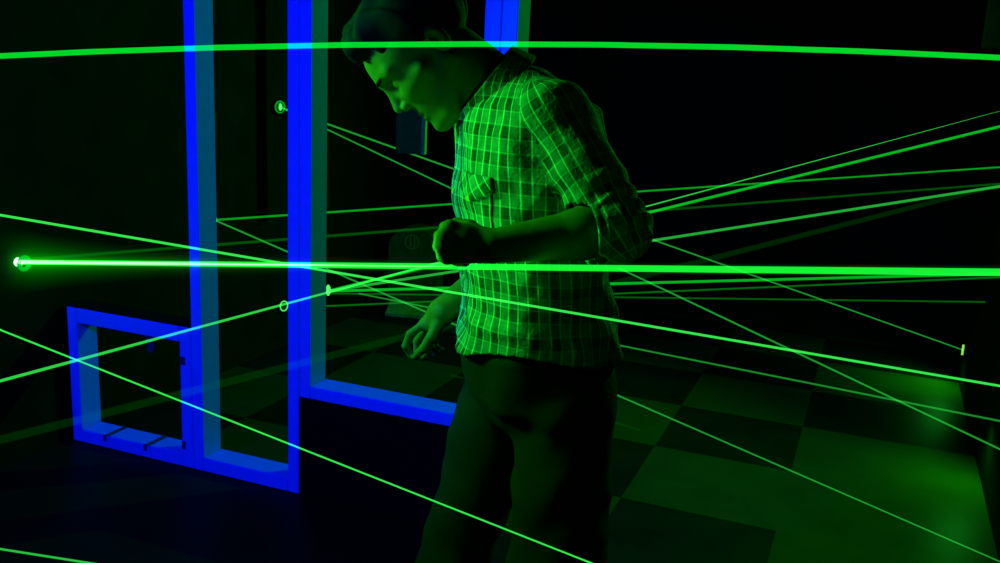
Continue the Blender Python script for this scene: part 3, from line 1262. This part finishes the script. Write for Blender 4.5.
def cuff(p):
    t_ = (p - CUFF_L) @ FDL
    r = ln((p - CUFF_L) - t_[:, None] * FDL)
    w_ = 0.0015 * np.sin(np.arctan2(p[:, 2] - CUFF_L[2], p[:, 1] - CUFF_L[1]) * 5)
    a = np.maximum(np.abs(r - 0.0545 - w_) - 0.004, np.abs(t_ + 0.010) - 0.024)
    b = np.maximum(np.abs(r - 0.0595 - w_ * 2) - 0.003, np.abs(t_ + 0.016) - 0.016)
    return smin(a, b, 0.004)


vf = sdf_mesh(cuff, CUFF_L - 0.09, CUFF_L + 0.09, 0.0026, slack=0.02)
add_mesh('rolled_cuff', vf, MAT['plaid'], shirt_o, uvattrs(vf))


# pocket with flap on the left chest, placket and buttons: thin patches following the cloth
def patch(u0, u1, z0, z1, thick, point_=0.0, tilt=0.0):
    def fn(p):
        o_ = shirt_outer(p, 0.0)
        dt, f_, l_ = torso(p)
        u = np.arctan2(l_, f_) * 0.165
        uu = (u - (u0 + u1) / 2) / ((u1 - u0) / 2)
        zl = z0 + point_ * np.abs(uu) + tilt * uu
        zh = z1 + tilt * uu
        e = np.maximum(np.maximum(u0 - u, u - u1), np.maximum(zl - p[:, 2], p[:, 2] - zh))
        return smax(np.maximum(o_ - thick, -o_ - 0.001), e, 0.002)
    return fn


zpk = P(488, 186, 1.6)[2]
bxl, bxh = V3(-0.14, 1.48, 0.92), V3(0.14, 1.86, 1.48)
vf = sdf_mesh(patch(0.052, 0.150, zpk - 0.105, zpk + 0.012, 0.0030), bxl, V3(0.14, 1.80, 1.40), 0.0026)
pk = add_mesh('chest_pocket', vf, MAT['plaid'], shirt_o, uvattrs(vf))
vf = sdf_mesh(patch(0.048, 0.154, zpk - 0.030, zpk + 0.020, 0.0062, 0.020), bxl, V3(0.14, 1.80, 1.40), 0.0026)
a_ = uvattrs(vf)
a_['cloth_u'] = a_['cloth_u'] * 0.8 + a_['cloth_v'] * 0.6
a_['cloth_v'] = a_['cloth_v'] * 0.8 - uvattrs(vf)['cloth_u'] * 0.6
flap = bpy.data.objects
fo = add_mesh('pocket_flap', vf, MAT['plaid'], shirt_o, a_)
zhi = P(458, 122, 1.65)[2]
vf = sdf_mesh(patch(-0.016, 0.018, HEMZ0 + 0.012, zhi, 0.0035), V3(-0.16, 1.60, 0.90), V3(0.02, 1.86, 1.48), 0.0026)
pl = add_mesh('button_placket', vf, MAT['plaid'], shirt_o, uvattrs(vf))


def surf_pt(u, z):
    """point on the shirt surface at cloth position u and height z"""
    phi = u / 0.165
    c0 = np.array([np.interp(z, sz, sc_[:, 0]), np.interp(z, sz, sc_[:, 1]), z])
    d = bf * math.cos(phi) + bl * math.sin(phi)
    lo_, hi_ = 0.02, 0.30
    for _ in range(40):
        m_ = (lo_ + hi_) / 2
        v_ = shirt_outer((c0 + d * m_)[None])[0]
        if v_ > 0:
            hi_ = m_
        else:
            lo_ = m_
    return c0 + d * lo_, d


for k in range(6):
    z = HEMZ0 + 0.045 + k * 0.078
    pt, d = surf_pt(0.001, z)
    m = MB()
    q0 = room(pt + d * 0.0034)
    q1 = room(pt + d * 0.0060)
    m.tube([q0, q1], [0.0055, 0.0048], 14)
    m.build('button', MAT['button'], shirt_o, smooth=False)
for (u, z) in ((0.101, zpk - 0.022),):
    pt, d = surf_pt(u, z)
    m = MB()
    m.tube([room(pt + d * 0.006), room(pt + d * 0.0085)], [0.0058, 0.005], 14)
    m.build('button', MAT['button'], shirt_o)


# hair
def hair(p):
    q = H(p)
    n1 = 0.0016 * np.sin(q[:, 1] * 230 + 4 * np.sin(q[:, 0] * 45)) + 0.004 * np.sin(q[:, 0] * 62 + 2 * np.sin(q[:, 1] * 60)) * np.sin(q[:, 1] * 75 + 1)
    d = ell(q, V3(-0.024, 0, 0.046), (0.104, 0.083, 0.090))
    top = ell(q, V3(0.026, 0, 0.092), (0.062, 0.064, 0.036))
    quiff = cap(q, V3(0.045, -0.03, 0.100), V3(0.066, 0.035, 0.096), 0.024, 0.020)
    d = smin(d, top, 0.03)
    d = smin(d, quiff, 0.02) + n1
    # hairline: keep the face, temples and nape free
    hl = 0.070 - np.clip(0.078 - q[:, 0], 0, 0.06) * 0.9
    hl = np.where(q[:, 0] < 0.018, 0.016 - (0.018 - q[:, 0]) * 0.35, hl)
    hl = np.where(q[:, 0] < -0.035, -0.0025 - (-0.035 - q[:, 0]) * 0.85, hl)
    hl = np.maximum(hl, -0.065)
    d = smax(d, (hl + 0.002 * np.sin(q[:, 1] * 300) - q[:, 2]), 0.008)
    head = near(p, HO, 0.30, lambda w_: head_local(H(w_)))
    return np.maximum(d, -(head + 0.004))


vf = sdf_mesh(hair, HO - 0.19, HO + 0.19, 0.0026)
add_mesh('hair', vf, MAT['hair'])['label'] = 'short dark hair swept up at the front'


def brow(p):
    q = H(p)
    d = None
    for s in (-1, 1):
        e = cap(q, V3(0.094, s * 0.014, 0.026), V3(0.076, s * 0.046, 0.029), 0.0045, 0.003)
        d = e if d is None else np.minimum(d, e)
    return d


vf = sdf_mesh(brow, HO + hx * 0.08 - 0.07, HO + hx * 0.08 + 0.07, 0.0018)
add_mesh('eyebrows', vf, MAT['hair'])


# trousers
def pants_outer(p, infl=0.0, clip=True):
    d, _, _ = torso(p, -0.010 + infl)
    pel = (LHP + RHP) / 2
    d = smin(d, ell(p, pel + V3(0.0, 0, 0.02), (0.118 + infl, 0.145 + infl, 0.10 + infl)), 0.02)
    for (a, b, c_, kr) in ((LHP, LKN, LAN, 0.091), (RHP, RKN, RAN, 0.068)):
        d2 = cap(p, a, b, 0.094 + infl, kr + infl)
        e_ = c_ if clip else c_ - V3(0, 0, 0.1)
        d2 = smin(d2, cap(p, b, e_, kr - 0.002 + infl, 0.062 + infl), 0.03)
        d = smin(d, d2, 0.02)
    d = d + 0.004 * wob(p, 24, 0.4) + 0.003 * (crease(p[:, 2] * 40 + p[:, 0] * 35, 1.5) - 0.5) * np.clip((0.95 - p[:, 2]) * 6, 0, 1)
    return d


WZ = HEMZ0 + 0.035


def pants(p):
    d = np.maximum(pants_outer(p), -pants_outer(p, -0.007, False))
    d = np.maximum(d, p[:, 2] - WZ)
    so_ = shirt_outer(p, -0.009, clip=False) - np.clip((HEMZ0 - 0.004 - p[:, 2]) * 1.5, 0, 1)
    d = np.maximum(d, so_)
    return np.maximum(d, 0.035 - p[:, 2])


vf = sdf_mesh(pants, V3(-0.26, 1.40, 0.02), V3(0.36, 2.06, 1.08), 0.004)
pa = add_mesh('trousers', vf, MAT['denim'])
pa['label'] = 'loose dark trousers'



# shoes
def mk_shoe(an):
    h = an + V3(0.045, 0, 0)
    heel = np.array([h[0], h[1], 0.045])
    toe = heel + bf * 0.20

    def up(p):
        d = cap(p, heel + V3(0, 0, 0.012), heel + bf * 0.11 + V3(0, 0, 0.008), 0.043, 0.044)
        d = smin(d, cap(p, heel + bf * 0.10, toe + V3(0, 0, -0.008), 0.044, 0.032), 0.02)
        d = smin(d, cap(p, heel + V3(-0.0, 0, 0.02), an + V3(0, 0, 0.03), 0.040, 0.046), 0.02)
        return np.maximum(d, 0.021 - p[:, 2])

    def so(p):
        q = p.copy()
        q[:, 2] = 0.03
        d = cap(q, np.array([heel[0], heel[1], .03]), np.array([heel[0], heel[1], .03]) + bf * 0.11, 0.044, 0.048)
        d = smin(d, cap(q, np.array([heel[0], heel[1], .03]) + bf * 0.10, np.array([toe[0], toe[1], .03]), 0.048, 0.038), 0.02)
        return np.maximum(d, np.abs(p[:, 2] - 0.012) - 0.0105)
    c_ = (heel + toe) / 2
    vf = sdf_mesh(up, c_ - V3(0.20, 0.20, 0.06), c_ + V3(0.20, 0.20, 0.16), 0.004)
    s_ = add_mesh('shoe', vf, MAT['shoe'])
    vf = sdf_mesh(so, V3(c_[0] - .2, c_[1] - .2, -0.02), V3(c_[0] + .2, c_[1] + .2, 0.05), 0.004)
    add_mesh('sole', vf, MAT['sole'], s_)


mk_shoe(LAN)
mk_shoe(RAN)
